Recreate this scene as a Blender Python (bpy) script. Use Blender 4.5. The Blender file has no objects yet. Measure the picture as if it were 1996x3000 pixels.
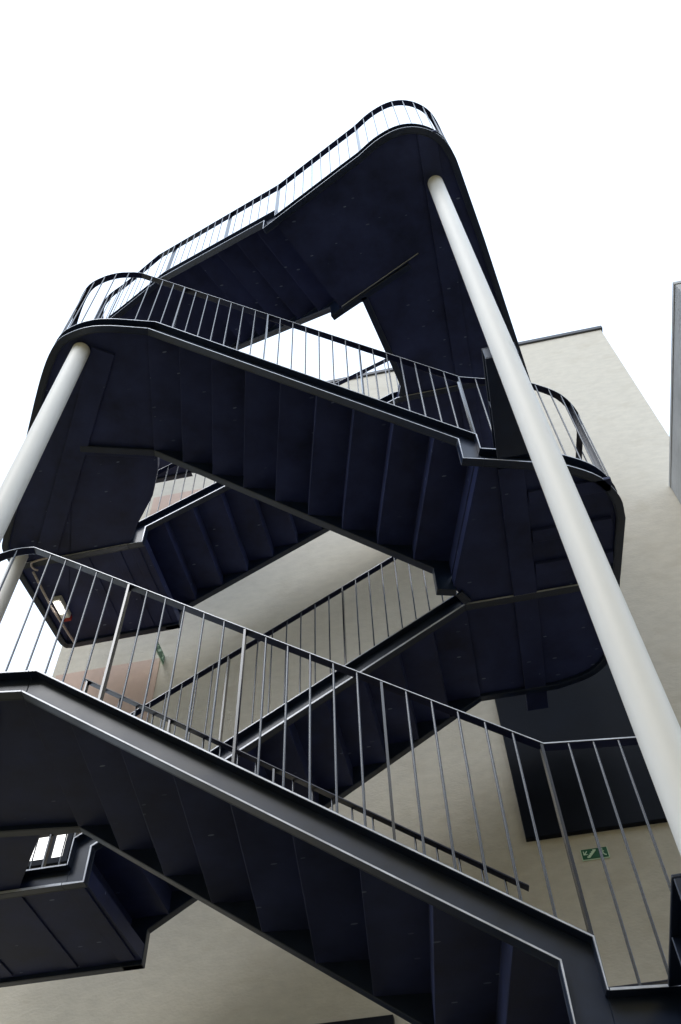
import bpy, bmesh, math, random
from mathutils import Vector, Matrix
random.seed(7)
S = bpy.context.scene
COL = S.collection
R = math.radians
ZC = 1.6                      # eye height of the photographer above the pavement

# ------------------------------------------------------------------ camera
cam = bpy.data.cameras.new("Camera")
cam.sensor_fit = 'VERTICAL'; cam.sensor_height = 36.0
cam.lens = 2527.83 / 3000 * 36.0
cam.clip_start = 0.05; cam.clip_end = 3000
camo = bpy.data.objects.new("Camera", cam); COL.objects.link(camo)
p_, r_, w_ = R(53.8077), R(-2.49908), R(9.88659)
X0 = Vector((1, 0, 0)); F0 = Vector((0, math.cos(p_), math.sin(p_))); U0 = Vector((0, -math.sin(p_), math.cos(p_)))
Xr = math.cos(r_) * X0 + math.sin(r_) * U0; Ur = -math.sin(r_) * X0 + math.cos(r_) * U0
Mw = Matrix(((math.cos(w_), -math.sin(w_), 0), (math.sin(w_), math.cos(w_), 0), (0, 0, 1)))
Xr, Ur, Fr = Mw @ Xr, Mw @ Ur, Mw @ F0
m4 = Matrix((( Xr.x, Ur.x, -Fr.x, 0), (Xr.y, Ur.y, -Fr.y, 0), (Xr.z, Ur.z, -Fr.z, ZC), (0, 0, 0, 1)))
camo.matrix_world = m4
S.camera = camo

# ------------------------------------------------------------------ world, sun, exposure
SUN_EL, SUN_AZ = R(48), R(200)          # thin bright overcast, sun behind the photographer
wd = bpy.data.worlds.new("World"); S.world = wd; wd.use_nodes = True
nt = wd.node_tree; nt.nodes.clear()
sky = nt.nodes.new("ShaderNodeTexSky"); sky.sky_type = 'NISHITA'; sky.sun_disc = False
sky.sun_elevation = SUN_EL; sky.sun_rotation = SUN_AZ
sky.air_density = 1.0; sky.dust_density = 4.0; sky.ozone_density = 1.0
hs = nt.nodes.new("ShaderNodeHueSaturation"); hs.inputs['Saturation'].default_value = 0.12
mx = nt.nodes.new("ShaderNodeMix"); mx.data_type = 'RGBA'; mx.inputs['Factor'].default_value = 0.75
mx.inputs['B'].default_value = (7.5, 9.0, 11.2, 1)      # even cloud sheet over the clear sky
bg = nt.nodes.new("ShaderNodeBackground"); bg.inputs['Strength'].default_value = 0.12
ow = nt.nodes.new("ShaderNodeOutputWorld")
nt.links.new(sky.outputs['Color'], hs.inputs['Color'])
nt.links.new(hs.outputs['Color'], mx.inputs['A'])
nt.links.new(mx.outputs['Result'], bg.inputs['Color'])
nt.links.new(bg.outputs['Background'], ow.inputs['Surface'])

sl = bpy.data.lights.new("Sun", 'SUN'); sl.energy = 0.5; sl.angle = R(25); sl.color = (1.0, 0.97, 0.93)
so = bpy.data.objects.new("Sun", sl); COL.objects.link(so)
sd = Vector((math.sin(SUN_AZ) * math.cos(SUN_EL), math.cos(SUN_AZ) * math.cos(SUN_EL), math.sin(SUN_EL)))
so.rotation_euler = sd.to_track_quat('Z', 'Y').to_euler()

vs = S.view_settings
vs.view_transform = 'Standard'; vs.look = 'None'; vs.exposure = 0.8; vs.gamma = 1.0; vs.use_curve_mapping = False

# ------------------------------------------------------------------ materials
def mat(name, col, rough=0.5, metal=0.0, ior=1.5, coat=0.0, noise=None, bump=None, flecks=None, stain=None, emit=None):
    m = bpy.data.materials.new(name); m.use_nodes = True
    n = m.node_tree.nodes; l = m.node_tree.links
    b = n["Principled BSDF"]
    b.inputs['Base Color'].default_value = (*col, 1); b.inputs['Roughness'].default_value = rough
    b.inputs['Metallic'].default_value = metal; b.inputs['IOR'].default_value = ior
    b.inputs['Coat Weight'].default_value = coat; b.inputs['Coat Roughness'].default_value = 0.15
    tc = n.new("ShaderNodeTexCoord"); geo = n.new("ShaderNodeNewGeometry")
    src = None
    if noise:                                   # (scale, amount, stretch)
        mp = n.new("ShaderNodeMapping"); mp.inputs['Scale'].default_value = noise[2]
        l.new(geo.outputs['Position'], mp.inputs['Vector'])
        t = n.new("ShaderNodeTexNoise"); t.inputs['Scale'].default_value = noise[0]; t.inputs['Detail'].default_value = 8
        t.inputs['Roughness'].default_value = 0.62
        l.new(mp.outputs['Vector'], t.inputs['Vector'])
        rp = n.new("ShaderNodeMapRange"); rp.inputs['From Min'].default_value = 0.3; rp.inputs['From Max'].default_value = 0.7
        rp.inputs['To Min'].default_value = 1 - noise[1]; rp.inputs['To Max'].default_value = 1 + noise[1]
        l.new(t.outputs['Fac'], rp.inputs['Value'])
        mm = n.new("ShaderNodeMix"); mm.data_type = 'RGBA'; mm.blend_type = 'MULTIPLY'; mm.inputs['Factor'].default_value = 1
        mm.inputs['A'].default_value = (*col, 1)
        l.new(rp.outputs['Result'], mm.inputs['B']); src = mm.outputs['Result']
        rr = n.new("ShaderNodeMapRange"); rr.inputs['To Min'].default_value = max(0.03, rough - 0.12); rr.inputs['To Max'].default_value = min(1, rough + 0.12)
        l.new(t.outputs['Fac'], rr.inputs['Value']); l.new(rr.outputs['Result'], b.inputs['Roughness'])
    if stain:                                   # (scale, threshold, colour, stretch): dirt with a shape of its own
        mp2 = n.new("ShaderNodeMapping"); mp2.inputs['Scale'].default_value = stain[3]
        l.new(geo.outputs['Position'], mp2.inputs['Vector'])
        t2 = n.new("ShaderNodeTexNoise"); t2.inputs['Scale'].default_value = stain[0]; t2.inputs['Detail'].default_value = 5
        l.new(mp2.outputs['Vector'], t2.inputs['Vector'])
        r2 = n.new("ShaderNodeMapRange"); r2.inputs['From Min'].default_value = stain[1]; r2.inputs['From Max'].default_value = stain[1] + 0.16
        l.new(t2.outputs['Fac'], r2.inputs['Value'])
        m2 = n.new("ShaderNodeMix"); m2.data_type = 'RGBA'; m2.inputs['B'].default_value = (*stain[2], 1)
        if src: l.new(src, m2.inputs['A'])
        else: m2.inputs['A'].default_value = (*col, 1)
        l.new(r2.outputs['Result'], m2.inputs['Factor']); src = m2.outputs['Result']
    if flecks:                                  # small pale scuffs and dried drops: (scale, size, colour)
        mp3 = n.new("ShaderNodeMapping"); mp3.inputs['Scale'].default_value = (1.0, 2.6, 1.0); mp3.inputs['Rotation'].default_value = (0, 0, R(35))
        l.new(geo.outputs['Position'], mp3.inputs['Vector'])
        v = n.new("ShaderNodeTexVoronoi"); v.inputs['Scale'].default_value = flecks[0]; v.inputs['Randomness'].default_value = 1
        l.new(mp3.outputs['Vector'], v.inputs['Vector'])
        c = n.new("ShaderNodeMath"); c.operation = 'LESS_THAN'; c.inputs[1].default_value = flecks[1]
        l.new(v.outputs['Distance'], c.inputs[0])
        sx = n.new("ShaderNodeSeparateColor"); l.new(v.outputs['Color'], sx.inputs['Color'])
        g = n.new("ShaderNodeMath"); g.operation = 'GREATER_THAN'; g.inputs[1].default_value = 0.6
        l.new(sx.outputs['Red'], g.inputs[0])
        ml = n.new("ShaderNodeMath"); ml.operation = 'MULTIPLY'; l.new(c.outputs[0], ml.inputs[0]); l.new(g.outputs[0], ml.inputs[1])
        ml2 = n.new("ShaderNodeMath"); ml2.operation = 'MULTIPLY'; l.new(ml.outputs[0], ml2.inputs[0]); l.new(sx.outputs['Green'], ml2.inputs[1])
        m3 = n.new("ShaderNodeMix"); m3.data_type = 'RGBA'; m3.inputs['B'].default_value = (*flecks[2], 1)
        if src: l.new(src, m3.inputs['A'])
        else: m3.inputs['A'].default_value = (*col, 1)
        l.new(ml2.outputs[0], m3.inputs['Factor']); src = m3.outputs['Result']
    if src: l.new(src, b.inputs['Base Color'])
    if bump:                                    # (scale, strength, distance, stretch)
        mp4 = n.new("ShaderNodeMapping"); mp4.inputs['Scale'].default_value = bump[3] if len(bump) > 3 else (1, 1, 1)
        l.new(geo.outputs['Position'], mp4.inputs['Vector'])
        t4 = n.new("ShaderNodeTexNoise"); t4.inputs['Scale'].default_value = bump[0]; t4.inputs['Detail'].default_value = 6
        l.new(mp4.outputs['Vector'], t4.inputs['Vector'])
        bp = n.new("ShaderNodeBump"); bp.inputs['Strength'].default_value = bump[1]; bp.inputs['Distance'].default_value = bump[2]
        l.new(t4.outputs['Fac'], bp.inputs['Height']); l.new(bp.outputs['Normal'], b.inputs['Normal'])
    if emit:
        b.inputs['Emission Color'].default_value = (*emit[0], 1); b.inputs['Emission Strength'].default_value = emit[1]
    return m

NAVY = (0.006, 0.014, 0.040)
M = dict(
    steel=mat("navy_painted_steel", NAVY, 0.38, ior=1.55, coat=0.1, noise=(5, 0.3, (1, 1, 1)), bump=(60, 0.08, 0.002)),
    plate=mat("navy_soffit_plate", (0.025, 0.033, 0.098), 0.5, ior=1.33, noise=(2.2, 0.45, (1, 1, 1)), bump=(3.0, 0.10, 0.01), flecks=(5.5, 0.115, (0.17, 0.21, 0.32))),
    rail=mat("dark_railing_paint", (0.007, 0.008, 0.022), 0.3, ior=1.5, coat=0.2),
    toe=mat("flange_edge_highlight", (0.52, 0.54, 0.60), 0.32, metal=0.15, ior=1.7, noise=(7, 0.3, (1, 1, 1))),  # pale colour paints the sky reflection along flange and handrail edges
    seam=mat("fold_edge_highlight", (0.05, 0.055, 0.075), 0.4, noise=(9, 0.4, (1, 1, 1))),  # lighter colour paints the reflected line on each riser's lower edge
    edge=mat("worn_bar_paint", (0.010, 0.012, 0.022), 0.25, ior=1.75, coat=0.25),
    column=mat("white_column_paint", (0.78, 0.765, 0.735), 0.5, noise=(3, 0.05, (1, 1, 0.4)), stain=(7, 0.66, (0.58, 0.55, 0.50), (1, 1, 0.2)), flecks=(5.0, 0.028, (0.25, 0.22, 0.19)), bump=(9, 0.08, 0.004)),
    wall=mat("pale_render", (0.575, 0.53, 0.445), 0.92, noise=(9, 0.07, (0.7, 1, 1.5)), stain=(3.4, 0.56, (0.535, 0.487, 0.40), (0.9, 1.0, 1.7)), bump=(34, 0.3, 0.012, (0.8, 1, 1.4))),
    salmon=mat("salmon_render", (0.55, 0.405, 0.33), 0.9, noise=(3, 0.08, (1, 1, 1)), bump=(20, 0.2, 0.01)),
    grey=mat("grey_concrete", (0.42, 0.425, 0.43), 0.88, noise=(2, 0.14, (1, 1, 1)), bump=(15, 0.3, 0.02)),
    clad=mat("dark_cladding", (0.004, 0.006, 0.012), 0.5, ior=1.22, noise=(1.3, 0.5, (1, 1, 1)), bump=(2.5, 0.15, 0.01)),
    coping=mat("dark_coping_metal", (0.03, 0.03, 0.035), 0.4),
    paving=mat("stone_paving", (0.16, 0.13, 0.06), 0.9, noise=(0.8, 0.2, (1, 1, 1)), bump=(8, 0.3, 0.02)),
    brick=mat("warm_bounce_brick", (0.58, 0.45, 0.21), 0.9, noise=(3, 0.2, (1, 1, 1))),  # tan picked so the added building throws warm bounce light
    joint=mat("paving_joint", (0.10, 0.09, 0.08), 0.95),
    green=mat("sign_green", (0.008, 0.11, 0.045), 0.35),
    pale=mat("sign_pale_green", (0.60, 0.78, 0.58), 0.5),
    glass=mat("dark_glass", (0.01, 0.012, 0.016), 0.06, ior=1.5),
    lampw=mat("lamp_body", (0.75, 0.74, 0.70), 0.4),
    lampe=mat("lamp_lit_diffuser", (0.9, 0.9, 0.88), 0.4, emit=((1, 0.97, 0.9), 6.0)),
    litpane=mat("lit_window_pane", (0.8, 0.8, 0.78), 0.2, emit=((1.0, 0.98, 0.95), 1.1)),
    red=mat("red_plastic", (0.35, 0.015, 0.01), 0.4),
    pipe=mat("pinkish_grey_conduit", (0.52, 0.45, 0.42), 0.45),
)

# ------------------------------------------------------------------ helpers
def tag(o, label, cat, group=None, kind=None):
    if label: o["label"] = label
    if cat: o["category"] = cat
    if group: o["group"] = group
    if kind: o["kind"] = kind
    return o
def empty(name, loc, label, cat, group=None):
    o = bpy.data.objects.new(name, None); o.empty_display_size = 0.2
    o.location = (loc[0], loc[1], loc[2] + ZC); COL.objects.link(o)
    return tag(o, label, cat, group)
def obj(name, vf, m, parent=None, bevel=0.0, smooth=False, toemat='toe'):
    v, f = vf[0], vf[1]
    toe = set(vf[2]) if len(vf) > 2 else set()
    me = bpy.data.meshes.new(name)
    off = Vector(parent.location) if parent else Vector((0, 0, 0))
    if parent and parent.parent: off = off + Vector(parent.parent.location)
    me.from_pydata([(Vector((a[0], a[1], a[2] + ZC)) - off) for a in v], [], f)
    for i_ in toe: me.polygons[i_].material_index = 1
    bm = bmesh.new(); bm.from_mesh(me); bmesh.ops.recalc_face_normals(bm, faces=bm.faces)
    if bevel:
        es = [e for e in bm.edges if len(e.link_faces) == 2 and e.calc_face_angle(0) > 0.6]
        bmesh.ops.bevel(bm, geom=es, offset=bevel, segments=1, affect='EDGES', profile=0.5)
    bm.to_mesh(me); bm.free()
    if smooth:
        for pl in me.polygons: pl.use_smooth = True
    me.materials.append(M[m])
    if toe: me.materials.append(M[toemat])
    o = bpy.data.objects.new(name, me); COL.objects.link(o)
    if parent: o.parent = parent
    return o
def join(*vfs):
    V, Fc = [], []
    T_ = []
    for vf in vfs:
        v, f = vf[0], vf[1]
        if len(vf) > 2: T_ += [i + len(Fc) for i in vf[2]]
        k = len(V); V += list(v); Fc += [tuple(i + k for i in q) for q in f]
    return (V, Fc, T_) if T_ else (V, Fc)
def box(x0, x1, y0, y1, z0, z1):
    v = [(x, y, z) for z in (z0, z1) for y in (y0, y1) for x in (x0, x1)]
    return v, [(0, 1, 3, 2), (4, 6, 7, 5), (0, 4, 5, 1), (2, 3, 7, 6), (0, 2, 6, 4), (1, 5, 7, 3)]
def strip(lo, up, nr, t0, t1, toe=False):
    """solid between polyline lo and polyline up, from offset t0 to t1 along the horizontal normals nr"""
    v, f = [], []
    for a, b, n in zip(lo, up, nr):
        for q, t in ((a, t0), (a, t1), (b, t1), (b, t0)):
            v.append((q[0] + n[0] * t, q[1] + n[1] * t, q[2]))
    N = len(lo)
    for i in range(N - 1):
        k = 4 * i
        for j in range(4):
            j2 = (j + 1) % 4
            f.append((k + j, k + j2, k + 4 + j2, k + 4 + j))
    f.append((0, 1, 2, 3)); f.append((4 * N - 1, 4 * N - 2, 4 * N - 3, 4 * N - 4))
    if toe: return v, f, [4 * i + 1 for i in range(N - 1)]      # the outer edge faces
    return v, f
def lerp3(a, b, t): return tuple(a[i] + (b[i] - a[i]) * t for i in range(3))
def dist3(a, b): return math.sqrt(sum((a[i] - b[i]) ** 2 for i in range(3)))
FW, TW, FT = 0.062, 0.010, 0.015            # channel flange width, web and flange thickness
def channel(lo, up, nr, ft=FT):
    """steel channel, toes outward: outer edge of both flanges on the given line, web set back"""
    web = strip(lo, up, nr, -FW - TW, -FW)
    lo2 = [lerp3(a, b, ft / dist3(a, b)) for a, b in zip(lo, up)]
    up2 = [lerp3(b, a, FT / dist3(a, b)) for a, b in zip(lo, up)]
    return join(web, strip(lo, lo2, nr, -FW + 0.0005, 0, True), strip(up2, up, nr, -FW + 0.0005, 0, True))
def path_normals(pts, side):
    """mitred outward normals of a plan path; side=+1: outward is to the right of travel"""
    ns = []
    def seg(a, b):
        d = Vector((b[0] - a[0], b[1] - a[1])).normalized(); return Vector((d.y, -d.x)) * side
    for i in range(len(pts)):
        a = seg(pts[i - 1], pts[i]) if i > 0 else None
        b = seg(pts[i], pts[i + 1]) if i < len(pts) - 1 else None
        if a is None: n = b
        elif b is None: n = a
        else:
            n = (a + b).normalized(); n = n / max(0.5, n.dot(a))
        ns.append((n.x, n.y))
    return ns
def smooth_path(pts, rounds):
    """replace corner i by an arc-like fillet; rounds: {index: radius}"""
    out = []
    for i, q in enumerate(pts):
        if i in rounds and 0 < i < len(pts) - 1:
            a, b = Vector(pts[i - 1]), Vector(pts[i + 1]); c = Vector(q)
            da, db = (a - c).normalized(), (b - c).normalized(); r = rounds[i]
            p0, p1 = c + da * r, c + db * r
            for k in range(9):
                t = k / 8; out.append(tuple((1 - t) ** 2 * p0 + 2 * t * (1 - t) * c + t * t * p1))
        else: out.append(tuple(q))
    return out
def resample(pts):
    """Catmull-Rom through plan points"""
    out = []
    P = [Vector(q) for q in pts]
    for i in range(len(P) - 1):
        p0 = P[i - 1] if i else P[0] * 2 - P[1]; p1 = P[i]; p2 = P[i + 1]; p3 = P[i + 2] if i + 2 < len(P) else P[-1] * 2 - P[-2]
        for k in range(4):
            t = k / 4
            out.append(tuple(0.5 * ((2 * p1) + (-p0 + p2) * t + (2 * p0 - 5 * p1 + 4 * p2 - p3) * t * t + (-p0 + 3 * p1 - 3 * p2 + p3) * t ** 3)))
    out.append(tuple(P[-1])); return out
def slab(poly, z0, z1):
    N = len(poly)
    v = [(a[0], a[1], z0) for a in poly] + [(a[0], a[1], z1) for a in poly]
    f = [tuple(range(N))[::-1], tuple(range(N, 2 * N))] + [(i, (i + 1) % N, N + (i + 1) % N, N + i) for i in range(N)]
    return v, f
def band(a, b, w0, w1, z0, z1):
    """flat bar from a to b in plan, between offsets w0 and w1 to its right"""
    d = Vector((b[0] - a[0], b[1] - a[1])).normalized(); n = Vector((d.y, -d.x))
    q = [(a[0] + n.x * w0, a[1] + n.y * w0), (b[0] + n.x * w0, b[1] + n.y * w0), (b[0] + n.x * w1, b[1] + n.y * w1), (a[0] + n.x * w1, a[1] + n.y * w1)]
    return slab(q, z0, z1)

D = 0.17                                      # channel depth
# channel undersides of the landings (below which the camera looks up), in camera-height coordinates
ZR0, ZL0, ZR1, ZL1, ZR2, ZL2 = 1.455, 3.437, 5.577, 7.55, 9.62, 10.90

# ------------------------------------------------------------------ ground and buildings
g = obj("pavement", slab([(-300, -300), (300, -300), (300, 300), (-300, 300)], -ZC - 0.3, -ZC), "paving"); tag(g, None, None, kind="structure")

YW = 7.2
b = empty("building", (-0.8, YW, -ZC), "pale rendered building wall with dark roof edge behind the steel stairs", "building")
obj("wall", box(-5.03, 3.497, YW, YW + 9, -ZC, 13.93), "wall", b)
obj("coping", box(-5.06, 3.53, YW - 0.035, YW + 9.03, 13.93, 14.02), "coping", b, 0.004)
for z1, x1 in ((7.63, -3.60), (11.28, -3.3)):
    o_ = obj("wall_panel", box(-4.97 if x1 < -3.5 else -4.25, x1, YW - 0.012, YW + 0.05, z1 - 2.6, z1), "salmon", b); o_["label"] = "salmon coloured render panel"
o_ = obj("cladding_panel", box(0.31, 1.90, YW - 0.06, YW + 0.05, 4.47, 6.9), "clad", b, 0.004); o_["label"] = "dark metal cladding below the upper exit"
wx0, wx1, wz0, wz1, wy = -4.86, -4.22, 5.0, 5.75, YW - 0.013
wn = obj("window", join(box(wx0 - 0.06, wx1 + 0.06, wy - 0.04, wy, wz0 - 0.06, wz0), box(wx0 - 0.06, wx1 + 0.06, wy - 0.04, wy, wz1, wz1 + 0.06), box(wx0 - 0.06, wx0, wy - 0.04, wy, wz0, wz1), box(wx1, wx1 + 0.06, wy - 0.04, wy, wz0, wz1), box(-4.42, -4.345, wy - 0.04, wy, wz0, wz1)), "clad", b)
for xa, xb in ((wx0, -4.42), (-4.345, wx1)): obj("pane", box(xa, xb, wy - 0.02, wy - 0.004, wz0, wz1), "litpane", wn)
o_ = obj("door_frame", join(box(-2.75, -1.0, YW - 0.07, YW + 0.02, 3.02, 3.13), box(-2.75, -2.65, YW - 0.07, YW + 0.02, -ZC, 3.02), box(-1.1, -1.0, YW - 0.07, YW + 0.02, -ZC, 3.02)), "clad", b)
o_ = obj("door_glass", box(-2.65, -1.1, YW - 0.03, YW + 0.02, -ZC, 3.02), "glass", b)

b = empty("building_wing", (5, 5.7, -ZC), "grey concrete wing at the right edge, in front of the pale wall", "building")
obj("wall", box(3.135, 8.0, 4.374, YW - 0.01, -ZC, 9.17), "grey", b)
obj("coping", box(3.125, 8.01, 4.364, YW - 0.01, 9.17, 9.225), "grey", b)

fc = empty("added_shade_building", (0, -8, -ZC), "unseen building added behind the photographer for shade and warm bounce light", "building")  # unseen block, added to shade the lower stairs and bounce warm light
obj("wall", box(-32, 32, -18, -8, -ZC, 11.8), "brick", fc)
for zz in (-0.6, 2.5, 5.6, 8.7):
    for xx in range(-28, 29, 4):
        obj("window", box(xx - 0.7, xx + 0.7, -8.0, -7.97, zz, zz + 1.5), "glass", fc)

# ------------------------------------------------------------------ columns
def column(x, y, ztop, r, label, zbot=-ZC):
    c = empty("column", (x, y, zbot), label, "column", "white tubular columns carrying the landings")
    N = 40
    v = [(x + r * math.cos(2 * math.pi * i / N), y + r * math.sin(2 * math.pi * i / N), z) for z in (zbot, ztop) for i in range(N)]
    f = [(i, (i + 1) % N, N + (i + 1) % N, N + i) for i in range(N)]
    obj("shaft", (v, f), "column", c, smooth=True)
    rr = r * 1.9
    obj("base_plate", box(x - rr, x + rr, y - rr, y + rr, zbot, zbot + 0.03), "column", c)
column(0.704, 2.849, ZR2 + 0.02, 0.084, "tallest white tubular column, carrying the topmost landing at right")
column(-2.955, 3.045, ZL1 + 0.02, 0.083, "white tubular column under the rounded front corner of the left landing")
column(-4.545, 5.235, ZL1 + 0.02, 0.083, "white tubular column at the rear corner of the left landing")
# ------------------------------------------------------------------ flights
FL = {}
def flight(key, P, ang, W, zH, zL, Lj, n, label, side=1):
    """P: outer flange edge of the first stringer at the upper bend; ang: plan heading downhill;
    the second stringer lies W to the left (side=1) or right (side=-1) of the downhill heading"""
    u = Vector((math.cos(R(ang)), math.sin(R(ang)))); nf = Vector((-u.y, u.x)) * side
    th, tl = zH + D, zL + D
    zJ = tl + 0.208
    m = (th - zJ) / (Lj - 0.05)
    t = empty("stair_flight", (P[0], P[1], zL), label, "stair flight", "flights of the dark steel staircase")
    def pt(s, z, off): q = Vector(P) + u * s + nf * off; return (q.x, q.y, z)
    up = [(0.0, th), (0.05, th), (Lj, zJ), (Lj, tl), (Lj + 0.0005, tl)]
    lo = [(-0.0005, zH), (0.0, zH), (Lj - D, zH - m * (Lj - D)), (Lj - D, zL), (Lj, zL)]
    for off, no in ((0.0, -nf), (W, nf)):
        obj("stringer", channel([pt(s, z, off) for s, z in lo], [pt(s, z, off) for s, z in up], [(no.x, no.y)] * 5, 0.022 if side < 0 else FT), "steel", t, 0.0025)
    wi = FW + TW + 0.001
    g_ = (Lj - 0.02) / n; rz = (th - tl) / (n + 1); k = 0.012
    for i in range(n):
        s0, s1 = 0.01 + i * g_, 0.01 + (i + 1) * g_
        z = th - m * (s1 - 0.05) + 0.014
        # tread plate with its riser folded down at the nose
        zr = max(th - m * (s1 + g_ - 0.05) + 0.014, tl - 0.005) + 0.001
        prof = [(s0 - k, z), (s1, z), (s1, zr), (s1 - k, zr), (s1 - k, z - k), (s0 - k, z - k)]
        v = [pt(s, zz, wi) for s, zz in prof] + [pt(s, zz, W - wi) for s, zz in prof]
        f = [(0, 1, 2, 3, 4, 5), (11, 10, 9, 8, 7, 6)] + [(a, 6 + a, 6 + (a + 1) % 6, (a + 1) % 6) for a in range(6)]
        obj("step", (v, f, [4]), "plate", t, 0.0015, toemat="seam")
        if i == 0:                              # riser under the upper landing edge
            v = [pt(s, zz, wi) for s, zz in ((0.01 - k, th - 0.02), (0.01, th - 0.02), (0.01, z), (0.01 - k, z))]
            v += [pt(s, zz, W - wi) for s, zz in ((0.01 - k, th - 0.02), (0.01, th - 0.02), (0.01, z), (0.01 - k, z))]
            obj("riser", (v, [(0, 1, 2, 3), (7, 6, 5, 4)] + [(a, 4 + a, 4 + (a + 1) % 4, (a + 1) % 4) for a in range(4)]), "plate", t)
    FL[key] = dict(P=Vector(P), u=u, nf=nf, W=W, th=th, tl=tl, zJ=zJ, m=m, Lj=Lj)
    return t
def fp(key, s, off):                             # plan point on a flight
    q = FL[key]; p = q['P'] + q['u'] * s + q['nf'] * off; return (p.x, p.y)

flight("A", (-2.484, 3.316), 7.65, 1.385, ZL0, ZR0, 2.862, 9, "lowest front stair flight, nearest the viewer, sloping down to the lower right")
flight("E", (0.153, 5.25), 180.0, 1.28, ZR1, ZL0, 3.20, 10, "rear stair flight behind the lowest front railing, rising right to the rounded landing", side=-1)
flight("B", (-2.265, 2.962), 16.49, 1.41, ZL1, ZR1, 2.868, 9, "middle front stair flight rising left to the landing on two columns")
flight("C", (-0.14, 5.35), 180.0, 1.345, ZR2, ZL1, 3.197, 10, "rear stair flight seen through the gap behind the middle front flight", side=-1)
flight("T", (-2.872, 3.645), -24.0, 1.355, ZL2, ZR2, 1.945, 6, "topmost short stair flight running from the highest landing to the upper left")
flight("G", (-0.10, 5.2), 180.0, 1.30, ZR0, -ZC - 0.16, 4.7, 15, "bottom stair flight rising from the pavement along the wall", side=-1)

# ------------------------------------------------------------------ landings
LD = {}
def landing(key, z, edge, inner, label, side=1, beams=(), soffit=0.035):
    """edge: outer plan path (its channel); inner: rest of the outline; side: outward side of the path"""
    cx = sum(q[0] for q in edge) / len(edge); cy = sum(q[1] for q in edge) / len(edge)
    t = empty("stair_landing", (cx, cy, z), label, "landing", "landings of the dark steel staircase")
    nr = path_normals(edge, side)
    obj("edge_channel", channel([(a[0], a[1], z) for a in edge], [(a[0], a[1], z + D) for a in edge], nr), "steel", t, 0.0025)
    e2 = [(a[0] - n[0] * (FW + TW), a[1] - n[1] * (FW + TW)) for a, n in zip(edge, nr)]
    obj("deck", slab(e2 + list(inner), z + soffit, z + D - 0.012), "plate", t)
    for nm, vf in beams: obj(nm, vf, "steel" if nm == "bracket_beam" else "plate", t, 0.003)
    LD[key] = dict(edge=edge, z=z, side=side)
    return t
def inner_channel(t, pts, z, side):
    nr = path_normals(pts, side)
    return obj("trimmer_channel", channel([(a[0], a[1], z) for a in pts], [(a[0], a[1], z + D) for a in pts], nr, 0.024), "steel", t, 0.0025)

def bracket(y0, y1, z):
    """deep I-beam carrying a right landing out to the tall column"""
    xa, xb = 0.582, 0.822; xm = (xa + xb) / 2
    return join(box(xa, xb, y0, y1, z, z + 0.014), box(xa, xb, y0, y1, z + D - 0.014, z + D), box(xm - 0.006, xm + 0.006, y0, y1, z + 0.014, z + D - 0.014),
                box(xa + 0.004, xb - 0.004, y0, y0 + 0.012, z + 0.0145, z + D - 0.0145), box(xa + 0.004, xb - 0.004, (y0 + y1) / 2, (y0 + y1) / 2 + 0.012, z + 0.0145, z + D - 0.0145))
# lowest right landing
e = smooth_path([fp("A", 2.862, 0), (0.85, 3.765), (1.52, 3.86), (1.52, 6.50), (-0.10, 6.50)], {2: 0.6, 3: 0.55})
t = landing("R0", ZR0, e, [fp("G", -0.04, 0), fp("A", 2.84, 1.31), fp("A", 2.84, 0.074)], "lowest right landing at the bottom edge, below the green exit sign", side=1,
            beams=[("beam", band((0.58, 3.80), (0.58, YW), 0, 0.2, ZR0 + 0.004, ZR0 + 0.034)), ("bracket_beam", bracket(2.93, 3.728, ZR0))])
inner_channel(t, [fp("A", 2.862, 1.385), fp("G", 0, 0)], ZR0, -1)
# lower left landing
e = [(-2.484, 3.316), (-2.603, 3.296)] + resample([(-2.72, 3.28), (-2.9, 3.262), (-3.1, 3.30), (-3.25, 3.42), (-3.42, 3.62), (-3.80, 4.16), (-4.36, 4.95), (-4.52, 5.20), (-4.50, 5.5)]) + [(-4.48, 6.30)] + resample([(-4.47, 6.36), (-4.42, 6.48), (-4.30, 6.53)]) + [(-2.882, 6.53)]
t = landing("L0", ZL0, e, [fp("E", 3.05, 0.075), (-3.42, 5.325), (-3.31, 5.16), (-2.945, 4.65), fp("A", 0.03, 1.31), fp("A", 0.03, 0.074)], "lower left landing at the left edge, top of the nearest flight", side=-1,
            beams=[("beam", band((-2.9, 3.35), (-4.42, 5.55), 0.02, 0.24, ZL0 + 0.006, ZL0 + 0.034)),
                   ("rib", band((-4.05, 5.33), (-4.05, 6.42), 0, 0.10, ZL0 + 0.022, ZL0 + 0.034)), ("rib", band((-3.495, 5.33), (-3.495, 6.42), 0, 0.095, ZL0 + 0.022, ZL0 + 0.034)), ("rib", band((-3.05, 5.33), (-3.05, 6.42), 0, 0.13, ZL0 + 0.022, ZL0 + 0.034))])
inner_channel(t, [fp("E", 3.2, 0), (-4.43, 5.25)], ZL0, -1)
inner_channel(t, [fp("A", 0, 1.385), (-2.905, 4.652), (-3.45, 4.579)], ZL0, 1)
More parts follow.
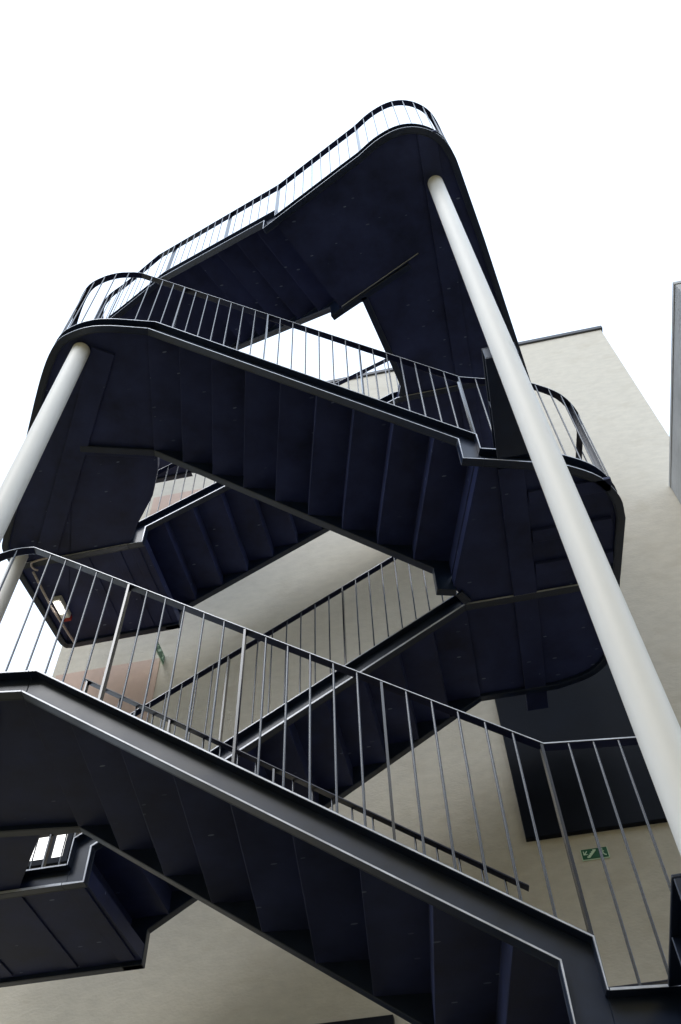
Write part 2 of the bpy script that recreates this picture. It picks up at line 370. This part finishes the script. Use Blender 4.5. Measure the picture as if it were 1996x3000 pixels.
# middle right landing
e = [fp("B", 2.868, 0), (0.75, 3.858)] + resample([(0.98, 3.93), (1.12, 3.985), (1.36, 4.15), (1.51, 4.38), (1.55, 4.60)]) + [(1.49, 5.32)] + resample([(1.455, 5.9), (1.44, 6.10), (1.35, 6.30), (1.19, 6.44), (0.90, 6.53)]) + [(0.153, 6.53)]
t = landing("R1", ZR1, e, [(0.11, 6.45), (0.11, 5.33), fp("E", -0.02, 0), fp("B", 2.845, 1.335), fp("B", 2.845, 0.074)], "rounded middle right landing, partly behind the tallest column", side=1,
            beams=[("beam", band((0.58, 3.90), (0.58, 6.78), 0, 0.2, ZR1 + 0.004, ZR1 + 0.034)), ("bracket_beam", bracket(2.93, 3.80, ZR1))] +
                  [("rib", band((0.79, y), (1.44, y + 0.01), -0.05, 0.07, ZR1 - 0.0, ZR1 + 0.034)) for y in (4.24, 4.64, 5.0)])
inner_channel(t, [fp("E", 0, 0), (1.47, 5.25)], ZR1, 1)
inner_channel(t, [fp("B", 2.868, 1.41), fp("E", 0, 0)], ZR1, -1)
# upper left landing
e = [(-2.265, 2.962), (-2.50, 2.889)] + resample([(-2.60, 2.86), (-2.76, 2.832), (-2.93, 2.838), (-3.11, 2.888), (-3.26, 3.01), (-3.42, 3.20), (-3.60, 3.45)]) + [(-4.55, 4.845)] + resample([(-4.62, 4.95), (-4.70, 5.09), (-4.71, 5.26)]) + [(-4.66, 6.56)] + resample([(-4.655, 6.62), (-4.62, 6.69), (-4.55, 6.71)]) + [(-3.167, 6.695)]
t = landing("L1", ZL1, e, [fp("C", 3.03, 0.075), (-3.36, 5.425), (-3.14, 5.12), (-2.865, 4.81), (-2.70, 4.50), fp("B", 0.03, 1.335), fp("B", 0.03, 0.074)], "upper left landing with rounded corner, resting on two white columns", side=-1,
            beams=[("beam", band((-2.86, 3.02), (-4.44, 5.3), 0.02, 0.24, ZL1 + 0.002, ZL1 + 0.034)),
                   ("rib", band((-3.44, 4.09), fp("B", 0.0, 1.41), -0.035, 0.03, ZL1 + 0.004, ZL1 + 0.034)),
                   ("rib", band((-3.93, 5.43), (-3.93, 6.6), 0, 0.10, ZL1 + 0.022, ZL1 + 0.034)), ("rib", band((-3.56, 5.43), (-3.56, 6.6), 0, 0.10, ZL1 + 0.022, ZL1 + 0.034)), ("rib", band((-3.33, 5.43), (-3.33, 6.6), 0, 0.09, ZL1 + 0.022, ZL1 + 0.034))])
inner_channel(t, [fp("C", 3.197, 0), (-4.62, 5.35)], ZL1, -1)
inner_channel(t, [fp("B", 0, 1.41), fp("B", -0.75, 1.41)], ZL1, 1)
# highest right landing
e = [fp("T", 1.945, 0), (-0.30, 2.50)] + resample([(-0.06, 2.395), (0.15, 2.285), (0.37, 2.222), (0.56, 2.232), (0.73, 2.305), (0.86, 2.425), (0.945, 2.60), (0.985, 2.75)]) + [(1.16, 3.57), (1.43, 4.96), (1.60, 5.85)] + resample([(1.63, 6.05), (1.62, 6.3), (1.5, 6.52), (1.25, 6.66), (1.0, 6.695)]) + [(-0.14, 6.695)]
t = landing("R2", ZR2, e, [(-0.18, 6.61), (-0.18, 5.43), fp("C", -0.02, 0), (-0.075, 5.19), (-0.315, 4.02), fp("T", 1.92, 1.28), fp("T", 1.92, 0.074)], "topmost right landing reaching forward to the tallest column", side=1,
            beams=[("beam", band((0.585, 2.32), (0.64, 6.6), 0, 0.2, ZR2 + 0.004, ZR2 + 0.034))])
inner_channel(t, [fp("C", 0, 0), (1.50, 5.35)], ZR2, 1)
inner_channel(t, [fp("T", 1.945, 1.355), (0.30, 3.735)], ZR2, -1)
q0, q1 = fp("T", 1.945, 1.270), fp("T", 3.02, 1.270)
obj("lip_bar", strip([(*q0, ZR2 + 0.002), (*q1, ZR2 + 0.002)], [(*q0, ZR2 + 0.036), (*q1, ZR2 + 0.036)], path_normals([q0, q1], 1), -0.012, 0, True), "steel", t)  # added bar, its pale front face paints the bright edge line
inner_channel(t, [(-0.335, 3.96), (-0.075, 5.19), (-0.12, 5.33)], ZR2, -1)
# highest left landing
e = [fp("T", 0, 0), (-3.60, 3.985)] + resample([(-3.80, 4.075), (-4.05, 4.18), (-4.25, 4.34), (-4.36, 4.6)]) + [(-4.42, 6.3)] + resample([(-4.42, 6.5), (-4.36, 6.66), (-4.2, 6.70)]) + [(-3.41, 6.70)]
t = landing("L2", ZL2, e, [(-3.0, 5.35), fp("T", 0.03, 1.28), fp("T", 0.03, 0.074)], "highest left landing at the top of the short flight, behind the curved railing", side=-1)
inner_channel(t, [fp("T", 0, 1.355), (-3.0, 5.35), (-3.41, 6.64)], ZL2, -1)

# ------------------------------------------------------------------ railings
N8 = 8
def unit_rod():
    v = [(0.5 * math.cos(2 * math.pi * i / N8), 0.5 * math.sin(2 * math.pi * i / N8), z) for z in (0, 1) for i in range(N8)]
    f = [(i, (i + 1) % N8, N8 + (i + 1) % N8, N8 + i) for i in range(N8)] + [tuple(range(N8))[::-1], tuple(range(N8, 2 * N8))]
    me = bpy.data.meshes.new("baluster"); me.from_pydata(v, [], f)
    for pl in me.polygons: pl.use_smooth = len(pl.vertices) == 4
    me.materials.append(M["edge"]); return me
ROD = unit_rod()
def unit_post():
    v, f = box(-0.5, 0.5, -0.5, 0.5, 0, 1)
    me = bpy.data.meshes.new("post"); me.from_pydata(v, [], f); me.materials.append(M["edge"]); return me
POST = unit_post()
def railing(segs, label, side=1, spacing=0.1315, first_post=4, every=9, rail_w=0.060, phase=0.5, posts=None):
    """segs: list of plan polylines with base and rail heights [(x,y,zbase,zrail),...] forming one railing"""
    x0, y0, zb0, _ = segs[0][0]
    t = empty("railing", (x0, y0, zb0), label, "railing", "dark bar railings of the staircase")
    rail = []
    for sg in segs:
        for q in sg:
            c = (q[0], q[1], q[3])
            if not rail or dist3(rail[-1], c) > 0.02: rail.append(c)
    nr = path_normals(rail, side)
    obj("handrail", strip([(a, b_, c - 0.013) for a, b_, c in rail], rail, nr, -rail_w, 0.0, True), "rail", t, 0.003)
    def place(sg, L, s, is_post):
        i = max([j for j in range(len(L) - 1) if L[j] <= s + 1e-6])
        f = (s - L[i]) / max(1e-6, L[i + 1] - L[i])
        a, b_ = sg[i], sg[i + 1]
        q = [a[j] + (b_[j] - a[j]) * f for j in range(4)]
        an = math.atan2(b_[1] - a[1], b_[0] - a[0]); nx, ny = math.sin(an) * side, -math.cos(an) * side
        o = bpy.data.objects.new("post" if is_post else "baluster", POST if is_post else ROD)
        COL.objects.link(o); o.parent = t
        ins = 0.026 if is_post else 0.010
        o.location = Vector((q[0] - nx * ins, q[1] - ny * ins, q[2] - 0.004 + ZC)) - Vector(t.location)
        o.rotation_euler = (0, 0, an)
        h = q[3] - q[2] - 0.009
        o.scale = (0.014, 0.048, h) if is_post else (0.0135, 0.0135, h)
    for si, sg in enumerate(segs):
        L = [0]
        for a, b_ in zip(sg, sg[1:]): L.append(L[-1] + math.hypot(b_[0] - a[0], b_[1] - a[1]))
        if L[-1] < 0.05: continue
        ps = (posts or {}).get(si)
        if ps is None:
            n = max(1, round(L[-1] / 1.15)); ps = [L[-1] * k / n for k in range(1, n)]
        kn = sorted([p for p in ps if 0 <= p <= L[-1]])
        for p in kn: place(sg, L, p, True)
        kn = [0.0] + kn + [L[-1]]
        for a, b_ in zip(kn, kn[1:]):
            n = max(1, round((b_ - a) / spacing))
            for k in range(1, n): place(sg, L, a + (b_ - a) * k / n, False)
    return t
RH = 1.0
def fseg(key, off, s0=None, s1=None):
    q = FL[key]
    sb = 0.05 - 0.2 / q['m']                    # where the raked rail meets the level rail
    def f(s):
        x, y = fp(key, s, off)
        zt = q['th'] if s <= 0.05 else q['th'] - q['m'] * (s - 0.05)
        zr = q['th'] - q['m'] * (s - 0.05) + RH if s > sb else q['th'] + RH + 0.2
        return (x, y, zt, zr)
    a = sb if s0 is None else s0
    pts = [f(a)] + ([f(0.05)] if a < 0.05 else []) + [f(q['Lj'])]
    return pts
def lseg(pts, z, zr=None): return [(a[0], a[1], z + D, (z + D + RH + 0.2) if zr is None else zr) for a in pts]
def trim(edge, key, off=0):
    """landing edge without the stretch already covered by the raked rail"""
    q = FL[key]; s = abs(0.05 - 0.2 / q['m']); d = 0; out = []
    for i in range(len(edge) - 1):
        l = math.hypot(edge[i + 1][0] - edge[i][0], edge[i + 1][1] - edge[i][1])
        if d + l > s and not out:
            f = (s - d) / l; out.append((edge[i][0] + (edge[i + 1][0] - edge[i][0]) * f, edge[i][1] + (edge[i + 1][1] - edge[i][1]) * f))
        if out: out.append(edge[i + 1])
        d += l
    return out
# outer railings: high landing -> flight -> low landing
def outer(hi, fl, lo, label, ps):
    eh = trim(LD[hi]['edge'], fl)
    a = fseg(fl, 0)
    eh = [ (a[0][0], a[0][1]) ] + eh[1:]
    zlo = FL[fl]['zJ'] + RH
    segs = [lseg(eh[::-1], LD[hi]['z'])] + [a] + [lseg(LD[lo]['edge'], LD[lo]['z'], zlo)]
    s0 = abs(0.05 - 0.2 / FL[fl]['m'])
    railing(segs, label, side=1, posts={1: [s0 + q for q in ps]})
outer("L0", "A", "R0", "lowest outer railing along the nearest front flight", (0.469, 1.267, 2.065, 2.852))
outer("L1", "B", "R1", "middle outer railing along the front flight below the sky gap", (0.22, 1.10, 1.98, 2.855))
outer("L2", "T", "R2", "topmost outer railing silhouetted against the white sky", (0.05, 1.12, 1.935))
# inner railings
a = fseg("A", 1.385)
railing([a], "inner railing of the nearest front flight, short bars above its edge", side=-1, posts={0: [0.03, 0.75, 1.55, 2.35, 3.165]})
a = fseg("E", 0); railing([a], "railing of the rear flight in front of the beige wall", side=-1, posts={0: [0.33, 1.36, 2.41, 3.47]})
a = fseg("B", 1.41); railing([a], "inner railing of the middle front flight, hidden above its steps", side=-1)
a = fseg("C", 0)
railing([lseg([(1.4, 5.35), (a[0][0], a[0][1])], ZR2), a], "railing of the upper rear flight seen against the sky gap", side=-1)
a = fseg("T", 1.355); railing([a], "inner railing of the topmost short flight", side=-1)

# ------------------------------------------------------------------ exit signs
def exit_sign(org, ux, uz, w, h, label):
    """org: lower-left corner, ux: unit vector along the face, drawn on the side the face looks to"""
    ux = Vector(ux); uz = Vector(uz); n = ux.cross(uz).normalized()
    t = empty("exit_sign", org, label, "exit sign", "green emergency exit signs")
    def P(a, b_, d): q = Vector(org) + ux * (a * w) + uz * (b_ * h) + n * d; return tuple(q)
    def plate(a0, b0, a1, b1, d0, d1):
        v = [P(a, b_, d) for d in (d0, d1) for b_ in (b0, b1) for a in (a0, a1)]
        return v, [(0, 1, 3, 2), (4, 6, 7, 5), (0, 4, 5, 1), (2, 3, 7, 6), (0, 2, 6, 4), (1, 5, 7, 3)]
    def poly(pts, d0, d1):
        k = len(pts); v = [P(a, b_, d0) for a, b_ in pts] + [P(a, b_, d1) for a, b_ in pts]
        return v, [tuple(range(k)), tuple(range(k, 2 * k))[::-1]] + [(i, (i + 1) % k, k + (i + 1) % k, k + i) for i in range(k)]
    obj("border", plate(-0.03, -0.10, 1.03, 1.03, 0.0, 0.006), "pale", t)
    obj("plate", plate(0, 0, 1, 1, 0.006, 0.010), "green", t)
    d0, d1 = 0.010, 0.0125
    # arrow pointing down left
    obj("arrow", join(poly([(0.06, 0.42), (0.06, 0.80), (0.10, 0.80), (0.10, 0.56), (0.20, 0.82), (0.225, 0.74), (0.13, 0.50), (0.22, 0.50), (0.22, 0.42)], d0, d1)), "pale", t)
    # stair zigzag
    st = []
    n_ = 5; x0, y0, x1, y1 = 0.18, 0.10, 0.50, 0.88
    for i in range(n_):
        st += [(x0 + (x1 - x0) * i / n_, y0 + (y1 - y0) * i / n_), (x0 + (x1 - x0) * i / n_, y0 + (y1 - y0) * (i + 1) / n_)]
    st += [(x1, y1), (x1 + 0.07, y1), (x1 + 0.07, y1 - 0.10), (x0 + 0.10, y0)]
    obj("stair_symbol", poly(st, d0, d1), "pale", t)
    # running figure
    hd = [(0.80 + 0.030 * math.cos(i * math.pi / 4), 0.83 + 0.085 * math.sin(i * math.pi / 4)) for i in range(8)]
    def limb(a, b_, wd_):
        dx, dy = b_[0] - a[0], b_[1] - a[1]; l = math.hypot(dx * w, dy * h); ox, oy = -dy * h / l * wd_ / w, dx * w / l * wd_ / h
        return [(a[0] + ox, a[1] + oy), (b_[0] + ox, b_[1] + oy), (b_[0] - ox, b_[1] - oy), (a[0] - ox, a[1] - oy)]
    k = h * 0.05
    obj("runner_symbol", join(poly(hd, d0, d1), poly(limb((0.79, 0.72), (0.815, 0.42), k * 1.3), d0, d1), poly(limb((0.79, 0.70), (0.715, 0.62), k * .8), d0, d1), poly(limb((0.715, 0.62), (0.68, 0.74), k * .8), d0, d1),
        poly(limb((0.80, 0.68), (0.87, 0.60), k * .8), d0, d1), poly(limb((0.81, 0.44), (0.745, 0.32), k), d0, d1), poly(limb((0.745, 0.32), (0.75, 0.12), k), d0, d1), poly(limb((0.82, 0.44), (0.86, 0.26), k), d0, d1), poly(limb((0.86, 0.26), (0.93, 0.20), k), d0, d1)), "pale", t)
    return t
exit_sign((0.757, YW - 0.002, 4.222), (1, 0, 0), (0, 0, 1), 0.222, 0.092, "green exit sign with arrow on the pale wall, lower right")
exit_sign((-3.555, YW - 0.285, 7.52), (0, 1, 0), (0, 0, 1), 0.28, 0.13, "green exit sign sticking out of the wall beside the salmon panel")

# ------------------------------------------------------------------ lamp and conduit under the upper left landing
lp = empty("bulkhead_lamp", (-4.40, 6.03, ZL1 - 0.02), "small lit white lamp with a red end under the upper left landing", "lamp")
obj("body", box(-4.455, -4.345, 5.90, 6.20, ZL1 - 0.045, ZL1 + 0.03), "lampw", lp, 0.008)
obj("diffuser", box(-4.43, -4.37, 5.93, 6.11, ZL1 - 0.062, ZL1 - 0.0455), "lampe", lp, 0.006)
obj("end_cap", box(-4.45, -4.35, 6.2005, 6.25, ZL1 - 0.045, ZL1 + 0.02), "red", lp, 0.006)
def tube(pts, r, n=8):
    v, f = [], []
    for i, q in enumerate(pts):
        a = Vector(pts[max(0, i - 1)]); b_ = Vector(pts[min(len(pts) - 1, i + 1)]); d = (b_ - a).normalized()
        e1 = d.cross(Vector((0, 0, 1))); e1 = e1.normalized() if e1.length > 1e-3 else Vector((1, 0, 0)); e2 = d.cross(e1)
        for k in range(n):
            c = Vector(q) + (e1 * math.cos(2 * math.pi * k / n) + e2 * math.sin(2 * math.pi * k / n)) * r; v.append(tuple(c))
    for i in range(len(pts) - 1):
        for k in range(n): f.append((i * n + k, i * n + (k + 1) % n, (i + 1) * n + (k + 1) % n, (i + 1) * n + k))
    f.append(tuple(range(n))); f.append(tuple(range((len(pts) - 1) * n, len(pts) * n))[::-1])
    return v, f
cz = ZL1 - 0.03
hook = [(-4.15, 5.30, cz), (-4.36, 5.315, cz)] + [(-4.40 - 0.07 * math.sin(a), 5.385 - 0.07 * math.cos(a), cz) for a in [i * math.pi / 10 for i in range(2, 10)]]
cd = empty("cable_conduit", (-4.47, 6.0, cz), "pinkish grey cable conduit with a hooked end under the upper left landing", "conduit")
obj("pipe", tube(hook, 0.011), "pipe", cd, smooth=True)
obj("pipe", tube([(-4.485, 5.46, cz), (-4.50, 6.0, cz), (-4.46, 6.62, cz)], 0.014), "pipe", cd, smooth=True)
